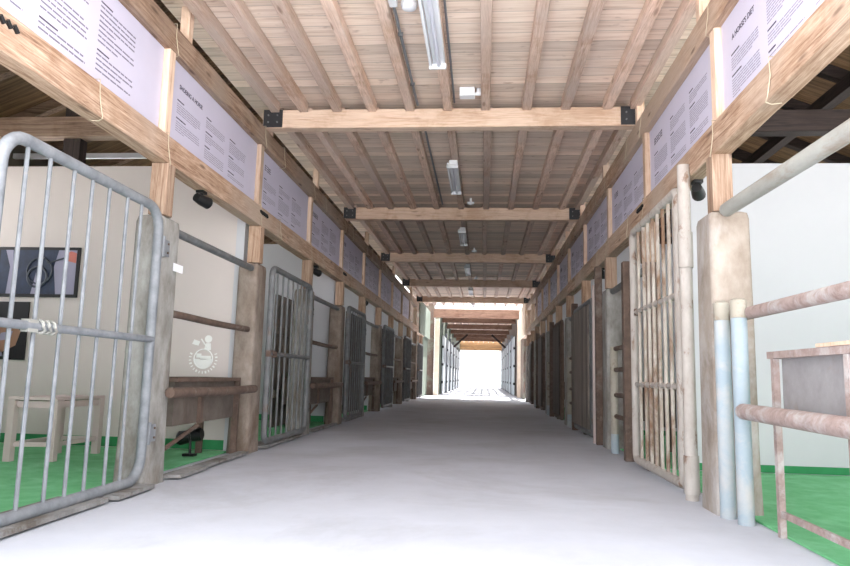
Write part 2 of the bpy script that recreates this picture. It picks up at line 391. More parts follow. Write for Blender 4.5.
def stud(): return obj('timber_stud', MB().box(-.052, .052, 0, .085, 0, .605), 'pale_z', bevel=.004)
def stub(): return obj('timber_stub', MB().box(-.035, .035, 0, .07, 0, .26), 'pale_z', bevel=.003)
for side, ys, xi, sg in (('left', YL, XL, -1), ('right', YR, XR, 1)):
    for k, y in enumerate(ys):
        o = nth(k)
        cm = 'concb' if k % 2 else 'conc'
        if side == 'right': cm = 'concw' if k == 0 else 'conc'
        wd, dp = .2, .30
        key = 'cp%s' % cm+side
        cx = xi+sg*wd/2 if side == 'left' else xi+sg*.09
        if side == 'right' and k == 0: wd = .25
        odd_r = side == 'right' and k % 2
        if odd_r: place('col', lambda: obj('steel_column', MB().box(-.05, .05, -.05, .05, 0, 1.785), 'rust', bevel=.008), (xi+.065, y+.085, 0), 'rusty steel column under the %s timber post on the right' % o, 'post', 'rusty steel columns under timber posts')
        else: place(key, conc_post(cm, wd, dp, 1.785), (cx, y+.15, 0), '%s squat concrete post on the %s side, at the corridor edge' % (o, side), 'post', 'concrete posts along the %s side' % side)
        place('lp', lower_post, (xi+sg*.062, y+.03, 1.787), 'short timber post standing on the %s %s of the %s side' % (o, 'steel column' if odd_r else 'concrete post', side) if False else 'short timber post, %s from the camera, under the lower rail on the %s' % (o, side), 'post', 'short timber posts on the concrete posts')
        place('st', stud, (xi+sg*.072, y-.03, 2.336), '%s upright timber stud between the sign boards on the %s' % (o, side), 'post', 'studs between the sign boards')
        place('sb', stub, (xi+sg*.045, y+.2, 3.122), 'stub of timber above the upper rail over the %s stud of the %s' % (o, side), 'post', 'timber stubs under the ceiling')

# ------------------------------------------------------------ sign boards
def text_mesh(s, size, name, origin, yd, mat, parent, x, bold=0.0):
    """text on a wall plane x=const; yd=+1 runs towards +y"""
    cu = bpy.data.curves.new('t', 'FONT'); cu.body = s; cu.size = size; cu.extrude = .0008; cu.offset = bold
    tmp = bpy.data.objects.new('t', cu); C.objects.link(tmp); bpy.context.view_layer.update()
    me = bpy.data.meshes.new_from_object(tmp.evaluated_get(bpy.context.evaluated_depsgraph_get()))
    bpy.data.objects.remove(tmp); me.name = name
    for v in me.vertices: v.co = Vector((x-yd*v.co.z*-1*-1, origin[0]+yd*v.co.x, origin[1]+v.co.y))
    me.materials.clear(); me.materials.append(M[mat])
    o = bpy.data.objects.new(name, me); C.objects.link(o); o.parent = parent; return o
def sign(side, k, y0, y1, x, title, label, ragged):
    # local frame: origin at the board's base centre
    sg = 1 if side == 'left' else -1               # face looks to +x on the left wall
    rnd = random.Random(k*7+sg); yc = (y0+y1)/2; Wd = y1-y0
    t = thing('sign_board', label, 'sign', (x, yc, 2.34), 'information boards on the %s' % side)
    obj('board', MB().box(-.006, .006, -Wd/2, Wd/2, 0, .60), 'sign', t)
    xf = sg*.0065
    def P(u): return sg*(u-Wd/2)                   # u runs in reading direction (left wall +y, right wall -y)
    def dash(m, u0, u1, z, h):
        a, b = sorted((P(u0), P(u1))); xa, xb = sorted((xf, xf+sg*.001)); m.box(xa, xb, a, b, z-h/2, z+h/2)
    def glyphs(m, u, z, s, n):                     # illegible characters: strokes in little squares
        for i in range(n):
            c = u+i*s*1.12
            for j in range(3): dash(m, c, c+s*.9, z+s*(.1+.38*j), s*.12)
            for j in range(2):
                q = c+s*rnd.choice((.1, .4, .7)); dash(m, q, q+s*.13, z+s*.45, s*.9)
    head = MB(); heads = [head]; bodies = []
    if title: text_mesh(title, .047, 'heading', (P(.17), .425), sg, 'ink', t, xf, .0006)
    elif ragged != 2: glyphs(head, .16, .42, .06, 3+k % 2)
    cols = [(.15, .56), (.66, 1.06), (1.16, 1.56)] if Wd > 1.5 else [(.12, .48), (.58, .94), (1.04, 1.4)]
    for ci, (a, b) in enumerate(cols):
        body = MB(); bodies.append(body)
        z = .335 if ci == 0 else (.46 if ragged else .40+.0*ci)
        if ragged == 2: z = .50
        while z > .075:
            blk = rnd.randint(4, 8)
            if ci or ragged != 2:
                if k < 4: head = MB(); heads.append(head)
                dash(head, a, a+rnd.uniform(.08, .16), z, .009); z -= .026
            if k < 4: body = MB(); bodies.append(body)
            for q in range(blk):
                if z < .07: break
                u = a; end = b-(rnd.uniform(.0, .3) if q == blk-1 or ragged == 2 and rnd.random() < .3 else rnd.uniform(0, .02))
                while u < end:
                    l = rnd.uniform(.03, .09); dash(body, u, min(u+l, end), z, .006 if ragged != 2 else .009); u += l+.008
                z -= .0165 if ragged != 2 else .030
            z -= .024
    for i, hd in enumerate(heads):
        if hd.v: obj('heading' if i == 0 and not title else 'subheading', hd, 'ink', t)
    for body in bodies:
        if body.v: obj('text_block', body, 'ink2' if ragged != 2 else 'ink3', t)
    return t
def loop_string(x_face, sg, y, z0, z1, label, up=True):
    r = .0035; xo = x_face-sg*.006 if False else x_face
    f = x_face
    pts = [(f, y, z1), (f, y+.004, (z0+z1)/2), (f, y+.02, z0+.01), (f+0, y+.03, z0-.006)]
    m = MB().tube(pts, r, 6)
    return m
for k in range(NK-1):
    sgl = [2.32]+YL; sgr = [2.3]+YR
    for side, ys, xx in (('left', sgl, XL-.07), ('right', sgr, XR+.07)):
        if k > 8: continue
        ya, yb = ys[k]+(.06 if k else 0), ys[k+1]-.035
        title = {('left', 1): 'SHOEING A HORSE', ('right', 0): "A HORSE'S DIET"}.get((side, k))
        ragged = 2 if (side, k) == ('left', 0) else (k % 2 if title is None else 0)
        lab = {('left', 0): 'lilac-white board of ragged text columns, nearest on the left',
               ('left', 1): 'lilac-white board titled SHOEING A HORSE on the left',
               ('right', 0): "lilac-white board titled A HORSE'S DIET on the right"}.get((side, k),
               'lilac-white text board hung between the %s and %s studs on the %s' % (nth(k-1), nth(k), side))
        sign(side, k, ya, yb, xx, title, lab, ragged)
# cream string ties around the rails
for side, ys, xf, sg in (('left', [2.9]+YL[:6], XL, -1), ('right', [2.9]+YR[:6], XR, 1)):
    for k, y in enumerate(ys[1:]):
        for zi, (z0, z1, nm) in enumerate(((2.94, 3.125, 'upper'), (2.15, 2.34, 'lower'))):
            for j, dy in enumerate((-.012, .62) if k else (-.012, -.85)):
                ys_ = y+dy
                a = -sg*.006
                jj = random.uniform(-.02, .02)
                pts = [(xf+sg*.075, ys_, z1+.004), (xf+a*.6, ys_+.0, z1+.004), (xf+a, ys_+jj, (z0+z1)/2), (xf+a*2, ys_+.012+jj, z0+.03), (xf+a*2, ys_+.03+jj, z0-.004), (xf+a, ys_+.05, z0-.018), (xf+sg*.03, ys_+.075, z0-.02), (xf+sg*.08, ys_+.07, z0-.016)]
                yy0 = pts[0][1]
                pts = [(p[0], p[1]-yy0, p[2]) for p in pts]
                tag(obj('string_tie', MB().tube(pts, .0028, 6), 'string', loc=(0, yy0, 0)),
                    'cream string on the %s rail %s the %s stud, %s side' % (nm, 'at' if j == 0 else ('in the bay beyond' if k else 'in the bay before'), nth(k), side), 'string', 'string ties on the rails')

# ------------------------------------------------------------ gates
def rrect(y0, y1, z0, z1, r, n=6):
    pts = []
    for (cy, cz, a0) in ((y1-r, z1-r, 0), (y0+r, z1-r, PI/2), (y0+r, z0+r, PI), (y1-r, z0+r, 1.5*PI)):
        for k in range(n+1): a = a0+PI/2*k/n; pts.append((0, cy+r*math.cos(a), cz+r*math.sin(a)))
    return pts
def hinge(parent, y, z, mat, side=1):
    m = MB(); m.box(.0, .012, y+.015, y+.10, z-.055, z+.055)
    h = obj('hinge', m, mat, parent)
    obj('hinge_pin', MB().tube([(.010, y, z-.07), (.010, y, z+.07)], .018, 10), mat, h)
    for d in (-.03, .03): obj('bolt', MB().tube([(.012, y+.075, z+d), (.02, y+.075, z+d)], .008, 6), 'rust', h)
    return h
def gate(W, z0, z1, nb, mids, mat, mbar, r=.03, rb=.011, corner=.13, ys=None, latch=None, hinges=None, hy=None, backing=None):
    def f():
        t = thing('steel_gate', '', '')
        obj('frame', MB().tube(rrect(0, W, z0, z1, corner), r, 12, True), mat, t)
        for i in range(nb):
            y = ys[i] if ys else W*(i+1)/(nb+1)
            obj('bar', MB().tube([(0, y, z0), (0, y, z1)], rb, 8), mbar, t)
        for z in mids: obj('cross_rail', MB().tube([(.012, 0, z), (.012, W, z)], r*.72, 10), mat, t)
        if latch is not None:
            m = MB(); m.box(-.01, .03, latch-.04, latch+.03, mids[0]-.03, mids[0]+.03)
            la = obj('latch', m, 'rust' if mat != 'galv' else 'greyrail', t); m = MB()
            for q in range(3): m.tube([(.012+.03*math.cos(a), latch+.05+q*.045+a*.004, mids[0]+.03*math.sin(a)) for a in [2*PI*i/10 for i in range(10)]], .008, 6, True)
            obj('wire_wrap', m, 'rust' if mat != 'galv' else 'greyrail', la)
        for z in hinges or (): hinge(t, hy if hy is not None else W+.05, z, mat, 1)
        if backing:
            obj('plank_panel', MB().box(-.055, -.035, .06, W-.06, z0+.06, z1-.06), backing, t)
        return t
    return f
GX = XL+.03
place('gate_near', gate(1.49, .06, 1.80, 7, (.94,), 'galv', 'galv', .031, .0105, .15, ys=[.17, .34, .54, .71, .88, 1.08, 1.25], latch=.30, hinges=(.34, 1.56), hy=1.54),
      (XL+.002, 2.745, 0), 'nearest left gate of shiny grey steel tube with slim bars', 'gate')
gl = [(YL[1]+.36, 1.62, 'grey tube gate in front of weathered planks, second on the left', None),
      (YL[3]+.36, 1.55, 'grey tube gate backed with dark planks, third on the left', 'plank_dark'),
      (YL[5]+.36, 1.55, 'dark plank-backed gate, fourth on the left', 'plank_dark'),
      (YL[7]+.36, 1.55, 'dark plank-backed gate, fifth on the left', 'plank_dark'),
      (YL[9]+.36, 1.5, 'dark plank-backed gate, last on the left of the near building', 'plank_dark')]
for i, (y, W, lab, bk) in enumerate(gl):
    place('gl%s%.2f' % (bk, W), gate(W-.09, .08, 1.79, 7, (.93,), 'galvd', 'galvd', .031, .011, .09, latch=.0, hinges=(.35, 1.5), backing=bk), (GX, y, 0), lab, 'gate', None if i == 0 else 'plank-backed steel gates')
# weathered stall door standing open inside the second left stall
t = thing('plank_screen', 'weathered grey plank screen inside the stall behind the second left gate', 'screen', (-2.85, 9.1, 0.0125))
obj('planks', MB().box(-.02, .02, 0, 1.15, 0, 1.8), 'plank_grey', t)
obj('brace', MB().box(.021, .05, 0, 1.15, 1.25, 1.35), 'plank_grey', t); obj('brace', MB().box(.021, .05, 0, 1.15, .4, .5), 'plank_grey', t)

# right gates
GR = XR-.03
place('gate_right', gate(1.46, .07, 2.09, 8, (1.36, .72), 'peel', 'peelr', .034, .014, .07, ys=[.1, .26, .42, .58, .74, .90, 1.06, 1.25], hinges=(), latch=1.43),
      (GR, 4.80, 0), 'tall gate of peeling white and rust-brown steel bars, nearest on the right', 'gate')
o = thing('steel_pole', 'tall pole of peeling white paint carrying the nearest right gate', 'pole', (GR-.005, 4.64, 0))
obj('pole', MB().tube([(0, 0, 0), (0, 0, 2.22)], .041, 14), 'peel', o)
for z in (.16, 1.63): obj('hinge_sleeve', MB().tube([(0, -.004, z-.12), (0, -.004, z+.12)], .048, 14), 'peel', o)
gr = [(8.62, 1.62, 'grey steel gate of close bars with a white hinge pole, second on the right', 'plank_grey'),
      (YR[4]+.42, 1.12, 'gate with dark brown planks behind rusty tube, third on the right', 'plank_dark'),
      (YR[6]+.42, 1.12, 'dark brown plank-backed gate, fourth on the right', 'plank_dark'),
      (YR[8]+.42, 1.12, 'dark brown plank-backed gate, fifth on the right', 'plank_dark')]
for i, (y, W, lab, bk) in enumerate(gr):
    place('gr%s%.2f' % (bk, W), gate(W, .08, 1.75, 9, (.93,), 'galvd' if i == 0 else 'rust', 'galv' if i == 0 else 'rust', .03, .012, .07, latch=W, hinges=(.4, 1.5) if i == 0 else (), hy=-.12, backing=bk),
          (GR, y, 0), lab, 'gate', None if i < 1 else 'plank-backed steel gates')
tag(obj('steel_pole', MB().box(-.05, .05, -.03, .03, 0, 1.9), 'tablew', loc=(GR+.02, 8.44, 0)), 'flat white hinge pole beside the second right gate', 'pole')

# ------------------------------------------------------------ stall bays with rails and feed troughs (left)
def hbar(L, r, mat, name, wob=0):
    def f():
        n = 8; pts = [(wob*math.sin(i*.5), L*i/n, wob*math.cos(i*.7)) for i in range(n+1)]
        return obj(name, MB().tube(pts, r, 10), mat)
    return f
def trough_left():
    t = thing('feed_trough', '', '')
    b = MB(); x0, x1, L, z0, z1 = -.34, 0, 1.2, .33, .65; w = .02
    b.box(x0, x1, 0, L, z0, z0+w); b.box(x0, x0+w, 0, L, z0+w, z1); b.box(x1-w, x1, 0, L, z0+w, z1); b.box(x0+w, x1-w, 0, w, z0+w, z1); b.box(x0+w, x1-w, L-w, L, z0+w, z1)
    obj('basin', b, 'troughb', t)
    r = MB(); r.box(x1-.01, x1+.03, -.02, L+.03, z1, z1+.03); r.box(x0-.02, x0+.02, -.02, L+.03, z1, z1+.03); r.box(x0+.02, x1-.01, L-.01, L+.03, z1, z1+.03); r.box(x0+.02, x1-.01, -.02, .02, z1, z1+.03)
    obj('rim', r, 'rust', t)
    obj('strap', MB().box(x1+.001, x1+.03, .42, .47, z0, z1-.08), 'rust', t)
    obj('leg', MB().box(-.02, .03, L+.032, L+.075, 0, z1+.03), 'rust', t)
    obj('leg', MB().box(x0, x0+.05, L+.032, L+.075, 0, z1+.03), 'rust', t)
    obj('brace', MB().tube([(.0, -.1, .18), (.0, .44, z0-.02)], .016, 8), 'rust', t)
    return t
for i, k in enumerate((0, 2, 4, 6, 8)):
    y = YL[k]+.31; L = YL[k+1]-y-.01; o = nth(i)
    Lr = round(L, 2)
    place('r1%.2f' % Lr, hbar(Lr, .030, 'galvd', 'stall_rail'), (XL-.06, y, 1.725), 'grey steel top rail across the %s trough bay on the left' % o, 'rail', 'top rails of the left trough bays')
    place('r2%.2f' % Lr, hbar(Lr, .027, 'rust', 'stall_rail', .004), (XL-.06, y, 1.14), 'brown rusty middle rail across the %s trough bay on the left' % o, 'rail', 'middle rails of the left trough bays')
    place('r3%.2f' % Lr, hbar(Lr+.10, .036, 'rust', 'stall_rail', .004), (XL+.037, y-.09, .59), 'thick brown pipe in front of the %s feed trough on the left' % o, 'rail', 'front pipes of the left troughs')
    place('tl', trough_left, (XL-.085, y+.24, .013), '%s brown sheet-metal feed trough on the left, behind its pipe' % o, 'trough', 'feed troughs on the left')

# ------------------------------------------------------------ right near bay: rails, trough, blue pipes
px = XR+.03
tag(obj('stall_rail', MB().tube([(0, 0, 1.78), (0, -2.0, 1.745)], .042, 12), 'greyrail', loc=(px+.03, 4.12, 0)), 'thick pale top rail of the nearest right bay running past the camera', 'rail')
tag(obj('stall_rail', MB().tube([(0, 0, 1.14), (0, -1.8, 1.135)], .036, 12), 'pinkrust', loc=(px+.06, 4.13, 0)), 'pinkish rusted middle rail of the nearest right bay', 'rail')
tag(obj('stall_rail', MB().tube([(0, 0, .60), (0, -1.7, .585)], .043, 12), 'pinkrust', loc=(px-.008, 3.87, 0)), 'dusty low rail in front of the right feed trough', 'rail')
def blue_pipe(h):
    t = thing('painted_pipe', '', '')
    obj('pipe', MB().tube([(0, 0, 0), (0, 0, h)], .043, 14), 'blue', t)
    obj('cap', MB().tube([(0, 0, h+.001), (0, 0, h+.10), (0, 0, h+.11)], [.044, .044, .03], 14), 'cream', t)
    return t
o1 = blue_pipe(1.11); o1.location = (XR+.0, 4.09, 0); tag(o1, 'pale blue upright pipe with cream top, the one against the gate side', 'pipe', 'pair of blue pipes')
o2 = dup(o1, (XR+.035, 3.92, 0)); tag(o2, 'pale blue upright pipe with cream top, the one joined to the low trough rail', 'pipe', 'pair of blue pipes')
t = thing('feed_trough', 'dusty grey feed trough on thin legs beside the blue pipes', 'trough', (1.48, 2.2, 0))
b = MB(); L = 1.42; x0, x1, z0, z1 = .03, .5, .60, .88
b.box(x0, x1, 0, L, z0, z0+.02); b.box(x0, x0+.02, 0, L, z0+.02, z1); b.box(x1-.02, x1, 0, L, z0+.02, z1); b.box(x0+.02, x1-.02, 0, .02, z0+.02, z1); b.box(x0+.02, x1-.02, L-.02, L, z0+.02, z1)
obj('basin', b, 'dustgrey', t)
r = MB(); r.box(-.015, .05, -.02, L+.07, z1, z1+.035); r.box(x1-.02, x1+.03, -.02, L+.03, z1, z1+.035); r.box(.05, x1-.02, L-.01, L+.04, z1, z1+.035); r.box(.05, x1-.02, -.02, .02, z1, z1+.035)
obj('rim', r, 'pinkrust', t)
for (a, c) in ((.0, L-.005), (.0, L-.72), (x1-.03, L-.005), (x1-.03, L-.72)):
    obj('leg', MB().box(a-.014, a+.016, c, c+.034, .0125 if a > .02 else 0.0005, z1-.001), 'pinkrust', t)
obj('stretcher', MB().box(-.008, .012, L-.685, L-.006, .10, .13), 'pinkrust', t)
obj('wood_lip', MB().box(-.02, .045, 0, .95, z1+.036, z1+.052), 'pale_z', t)

# ------------------------------------------------------------ other right bays
def steel_col(h): return lambda: obj('steel_column', MB().box(-.045, .045, -.05, .05, 0, h), 'rust', bevel=.008)
for i, (yn, yf) in enumerate(((YR[1], YR[2]), (YR[3], YR[4]), (YR[5], YR[6]), (YR[7], YR[8]))):
    o = nth(i+1)
    place('sc', steel_col(1.9), (XR+.0, yn+(.72 if i == 0 else .86), 0), 'brown rusted steel column in the %s trough bay on the right' % o, 'post', 'rusty steel columns on the right')
    if i == 0: tag(obj('steel_column', MB().box(-.04, .04, -.04, .04, 0, 2.1), 'rust', loc=(XR-.02, YR[2]+.46, 0), bevel=.008), 'brown rusted steel column beside the flat white hinge pole', 'post')
    place('rt', hbar(1.45, .036, 'galvd', 'stall_rail'), (XR+.06, yn+.3, 1.74), 'grey top rail across the %s trough bay on the right' % o, 'rail', 'top rails of the right bays')
    def cp():
        t = thing('painted_pipe', '', ''); obj('pipe', MB().tube([(0, 0, 0), (0, 0, 1.1)], .04, 12), 'cream', t)
        obj('foot', MB().tube([(0, 0, 0), (0, 0, .2)], .0405, 12), 'blue', t); return t
    place('cpipe', cp, (XR-.01, yf-.42, 0), 'cream upright pipe in front of the %s concrete post on the right' % nth(2*i+2), 'pipe', 'cream pipes on the right')
    for j, z in enumerate((1.08, .86, .60, .38)):
        place('rung', lambda: obj('rung', MB().tube([(0, 0, 0), (0, .62, 0)], .024, 8), 'rust'), (XR+.0, yn+.76, z), 'short rusty bar, %s from the top, in the %s bay on the right' % (nth(j) if j else 'first', o), 'bar', 'rusty bars in the right bays')
    t = place('trr', trough_left, (XR+.60, yn+.35, .013), 'brown sheet-metal feed trough in the %s trough bay on the right' % o, 'trough', 'feed troughs on the right')

# ------------------------------------------------------------ pavers along the left edge
for i, (ya, yb, xa, xb) in enumerate(((2.5, 3.75, -2.355, -2.06), (3.78, 4.25, -2.3, -2.04), (4.62, 5.12, -2.195, -2.06), (5.14, 6.15, -2.195, -2.1), (6.58, 7.3, -2.34, -2.1), (7.32, 8.1, -2.34, -2.1), (8.6, 9.3, -2.195, -2.12), (9.32, 10.05, -2.195, -2.12), (10.6, 11.9, -2.34, -2.12))):
    m = MB(); h = .022; j = .015
    m.poly([(xa, ya, 0.0135), (xb, ya+.03, 0.0135), (xb-.01, yb, 0.0135), (xa, yb-.02, 0.0135)], (0, 0, 1), h)
    for n_, v in enumerate(m.v): m.v[n_] = (v[0]-xa, v[1]-ya, v[2])
    for n_ in range(4): m.v[n_] = (m.v[n_][0], m.v[n_][1], .0 if xa > 0 else .0125)
    tag(obj('paver_slab', m, 'paver', loc=(xa, ya, 0)), 'thin grey paving slab, %s in the row along the left stalls' % nth(i), 'slab', 'paving slabs along the left stalls')

# ------------------------------------------------------------ ceiling fittings
def fixture():
    t = thing('ceiling_light', '', '')
    obj('housing', MB().box(-.05, .05, 0, 1.2, .0, .055), 'white', t, bevel=.006)
    obj('tube', MB().tube([(0, .03, -.022), (0, 1.17, -.022)], .016, 10), 'tube', t)
    obj('side_wing', MB().box(-.075, -.055, 0, 1.2, -.03, .02), 'white', t)
    for y in (0, 1.17): obj('end_cap', MB().box(-.08, .06, y, y+.03, -.045, -.001), 'white', t, bevel=.008)
    return t
for i, y in enumerate((3.96, 7.75, 11.4, 15.2, 19.2, 23.0)):
    place('fx', fixture, (-.385, y, 3.228), '%s white strip light under the ceiling, unlit' % nth(i), 'light', 'strip lights along the ceiling')
t = thing('junction_box', 'white junction box on the boards just before the nearest tie beam', 'box', (-.18, 5.98, 3.30))
obj('box', MB().box(-.07, .07, -.05, .05, 0, .083), 'white', t, bevel=.006); obj('gland', MB().tube([(.071, 0, .03), (.125, 0, .03)], .016, 8).tube([(.105, 0, .03), (.105, 0, .082)], .022, 8), 'white', t)
for i, y in enumerate((9.9, 13.8, 17.7)):
    def cross():
        t = thing('cable_clip', '', '')
        obj('clip', MB().box(-.05, .05, -.03, .03, .0, .03).box(-.015, .015, -.03, .03, .031, .083).box(-.012, .012, -.05, -.031, -.02, .05), 'white', t); return t
    place('cc', cross, (-.22, y, 3.30), 'small white cross-shaped cable fitting before the %s tie beam' % nth(i+1), 'fitting', 'cable fittings by the beams')
t = thing('smoke_detector', 'round white smoke detector on the ceiling boards at the top of the view', 'detector', (-.56, 4.50, 3.33))
obj('base', MB().tube([(0, 0, .03), (0, 0, .052)], .06, 20), 'white', t)
obj('cover', MB().tube([(0, 0, 0), (0, 0, .008), (0, 0, .029)], [.035, .05, .058], 20), 'white', t)
t = thing('conduit', 'grey conduit running along the ceiling left of the strip light', 'conduit', (-.665, 4.46, 3.34))
obj('pipe', MB().tube([(0, 0, 0), (0, 1.78, 0)], .012, 8), 'conduit', t); obj('socket', MB().box(-.028, .028, -.14, -.001, -.015, .04), 'white', t)
for y in (.4, 1.3): obj('clip', MB().box(-.02, .02, y, y+.012, -.016, .012), 'galvd', t)
tag(obj('cable', MB().tube([(-.30, 3.0, 3.37), (-.31, 6.26, 3.37)], .009, 8), 'conduit'), 'thin dark cable along the joist beside the nearest strip light', 'cable')
tag(obj('cable', MB().tube([(-.655, 6.42, 3.36), (-.655, 10.14, 3.36)], .012, 8), 'conduit'), 'thin dark cable behind the nearest tie beam', 'cable')

# black spotlights under the lower rails
def spot():
    t = thing('spotlight', '', '')
    obj('mount', MB().box(-.03, .03, -.04, .04, .05, .08), 'blackp', t)
    obj('arm', MB().tube([(0, 0, .07), (0, .0, .02)], .012, 8), 'blackp', t)
    obj('lamp_head', MB().tube([(-.02, -.05, .01), (0, .0, .0), (.03, .07, -.01), (.034, .08, -.012)], [.034, .042, .048, .038], 14), 'blackp', t)
    return t
for side, sg, xx, L_ in (('left', -1, XL-.07, ((5.02, 'nearest'), (8.7, 'second'), (12.4, 'third'))), ('right', 1, XR+.09, ((4.75, 'nearest'), (8.6, 'second')))):
    for y, o in L_:
        place('sp', spot, (xx, y, 2.072), 'small black spotlight under the lower timber rail, %s on the %s' % (o, side), 'spotlight', 'black spotlights under the rails')
t = thing('floor_spotlight', 'black double-headed floor spotlight under the nearest left trough', 'spotlight', (-2.53, 5.85, 0.013))
obj('base', MB().box(-.05, .05, -.04, .04, 0, .02), 'blackp', t); obj('arm', MB().tube([(0, 0, .02), (0, 0, .15)], .012, 8), 'blackp', t)
obj('lamp_head', MB().tube([(-.10, -.03, .15), (-.085, -.03, .15), (-.01, -.01, .165)], [.05, .062, .055], 16), 'blackp', t)
obj('lamp_head', MB().tube([(.0, .01, .17), (.08, .03, .185), (.09, .03, .186)], [.05, .056, .045], 16), 'blackp', t)
tag(obj('paper_tag', MB().box(0, .002, -.02, .13, 0, .055), 'tag', loc=(XL+.012, YL[0]+.2, 1.425)), 'small white paper tag stuck to the nearest left concrete post', 'tag')
# black wire joints on the lower rails
for side, x, y, o in (('left', XL+.008, 6.2, 'below the second stud'), ('right', XR-.008, 5.95, 'below the second stud'), ('left', XL+.008, 2.55, 'at the left edge of the view'), ('left', XL+.008, 10.1, 'below the fourth stud')):
    m = MB()
    for q in range(5): m.tube([(0, q*.045, .012), (0, q*.045+.028, -.012)], .012, 6)
    tag(obj('cable_joint', m, 'blackp', loc=(x, y, 2.27)), 'black taped cable joint on the lower %s rail %s' % (side, o), 'cable')

# ------------------------------------------------------------ inside the nearest left stall
PY = 6.35
t = thing('side_table', 'low white slatted-leg table against the cream wall', 'table', (-3.52, 5.46, .013))
P1, P2, P3, P4 = [Vector((a+3.52, b-5.46, 0)) for a, b in ((-3.68, 5.14), (-3.37, 5.21), (-3.35, 5.79), (-3.66, 5.72))]
top = MB(); top.poly([tuple(p*1.12+Vector((0, 0, .475))) for p in (P1, P2, P3, P4)], (0, 0, 1), .022); obj('tabletop', top, 'tablew', t)
for p in (P1, P2, P3, P4): obj('leg', MB().box(p.x-.028, p.x+.028, p.y-.028, p.y+.028, 0, .474), 'tablew', t)
for a, b in ((P1, P2), (P2, P3), (P3, P4), (P4, P1)):
    d = (b-a).normalized()*.03
    obj('stretcher', MB().obox(a+d+Vector((0, 0, .13)), b-d+Vector((0, 0, .13)), .02, .035), 'tablew', t)
    obj('apron', MB().obox(a+d+Vector((0, 0, .44)), b-d+Vector((0, 0, .44)), .02, .05), 'tablew', t)
def circ(cx, cz, r, n=20, y=0, a0=0, a1=2*PI): return [(cx+r*math.cos(a0+(a1-a0)*i/n), y, cz+r*math.sin(a0+(a1-a0)*i/n)) for i in range(n)]
def ringpts(m, cx, cz, r, rr, y, n=24): m.tube([(cx+r*math.cos(2*PI*i/n), y, cz+r*math.sin(2*PI*i/n)) for i in range(n)], rr, 6, True)
# photograph of a person in jeans holding a horseshoe ring
t = thing('wall_photo', 'framed photo print of blue jeans and a horseshoe on the cream wall', 'picture', (-4.42, PY-.012, 1.43))
obj('frame', MB().box(-.44, .42, -.008, .010, 0, .50), 'photo_blk', t)
obj('print', MB().box(-.41, .39, -.0105, -.0085, .03, .47), 'photo_bg', t)
def fl(m, pts, y): return m.poly([(a, y, b) for a, b in pts], (0, -1, 0), .0012)
j = MB(); fl(j, [(-.28, .47), (-.27, .35), (-.22, .03), (-.06, .03), (-.02, .25), (.02, .03), (.2, .03), (.16, .3), (.20, .47)], -.0107); fl(j, [(-.41, .03), (-.32, .03), (-.3, .3), (-.36, .47), (-.41, .47)], -.0107)
obj('jeans_figure', j, 'jeans', t)
r_ = MB(); ringpts(r_, 0, .2, .1, .012, -.016); ringpts(r_, .02, .26, .13, .008, -.018); r_.tube([(.06, -.017, .4), (.1, -.017, .34), (.3, -.017, .40)], .008, 6); obj('steel_ring', r_, 'greyph', t)
h_ = MB(); fl(h_, [(.27, .37), (.39, .34), (.39, .44), (.33, .46), (.27, .43)], -.0125); obj('hand_patch', h_, 'skin', t)
t = thing('wall_photo', 'dark square photo print below the jeans photo', 'picture', (-4.84, PY-.012, .81))
obj('print', MB().box(-.4, .36, -.006, .010, 0, .57), 'photo_blk', t)
f_ = MB(); fl(f_, [(.0, .12), (.1, .06), (.26, .14), (.30, .28), (.2, .36), (.08, .32)], -.0065); obj('brown_shape', f_, 'brownph', t)
f_ = MB(); fl(f_, [(.06, .18), (.2, .2), (.22, .28), (.1, .26)], -.0085); fl(f_, [(.02, .03), (.14, .03), (.12, .08), (.03, .09)], -.0065); obj('pale_shape', f_, 'photo_bg', t)
# round white emblem
t = thing('wall_emblem', 'round white figure-on-globe emblem stuck on the cream wall', 'emblem', (-2.675, PY-.003, .86))
m = MB(); R0 = .092
def disc(cx, cz, r, n=24): m.poly([(p[0], 0, p[2]) for p in circ(cx, cz, r, n)], (0, -1, 0), .002)
ringpts(m, 0, 0, R0, .006, 0)
m.poly([(R0*math.cos(a), 0, R0*math.sin(a)) for a in [PI+PI*i/16 for i in range(17)]], (0, -1, 0), .002)
for a, b, c, d in ((-.07, -.02, .01, .05), (-.03, .03, -.01, .03), (.03, .075, .0, .03)): m.box(a, b, -.002, 0, c, d)
obj('globe', m, 'logo', t)
m = MB(); disc(.04, .19, .036); m.poly([(.0, 0, .085), (.07, 0, .085), (.065, 0, .15), (.02, 0, .15)], (0, -1, 0), .002); m.tube([(-.03, -.002, .19), (.03, -.002, .11)], .007, 6); obj('rider', m, 'logo', t)
m = MB(); m.poly([(-.12, 0, .14), (-.055, 0, .125), (-.04, 0, .165), (-.1, 0, .185)], (0, -1, 0), .002); obj('flag', m, 'logo', t)
m = MB()
for i in range(17):
    a = PI*.88+PI*1.24*i/16; m.obox((math.cos(a)*.118, -.001, math.sin(a)*.118), (math.cos(a)*.142, -.001, math.sin(a)*.142), .002, .010 if i % 3 else .016, upv=(-math.sin(a), 0, math.cos(a)))
obj('lettering_ring', m, 'logo', t)

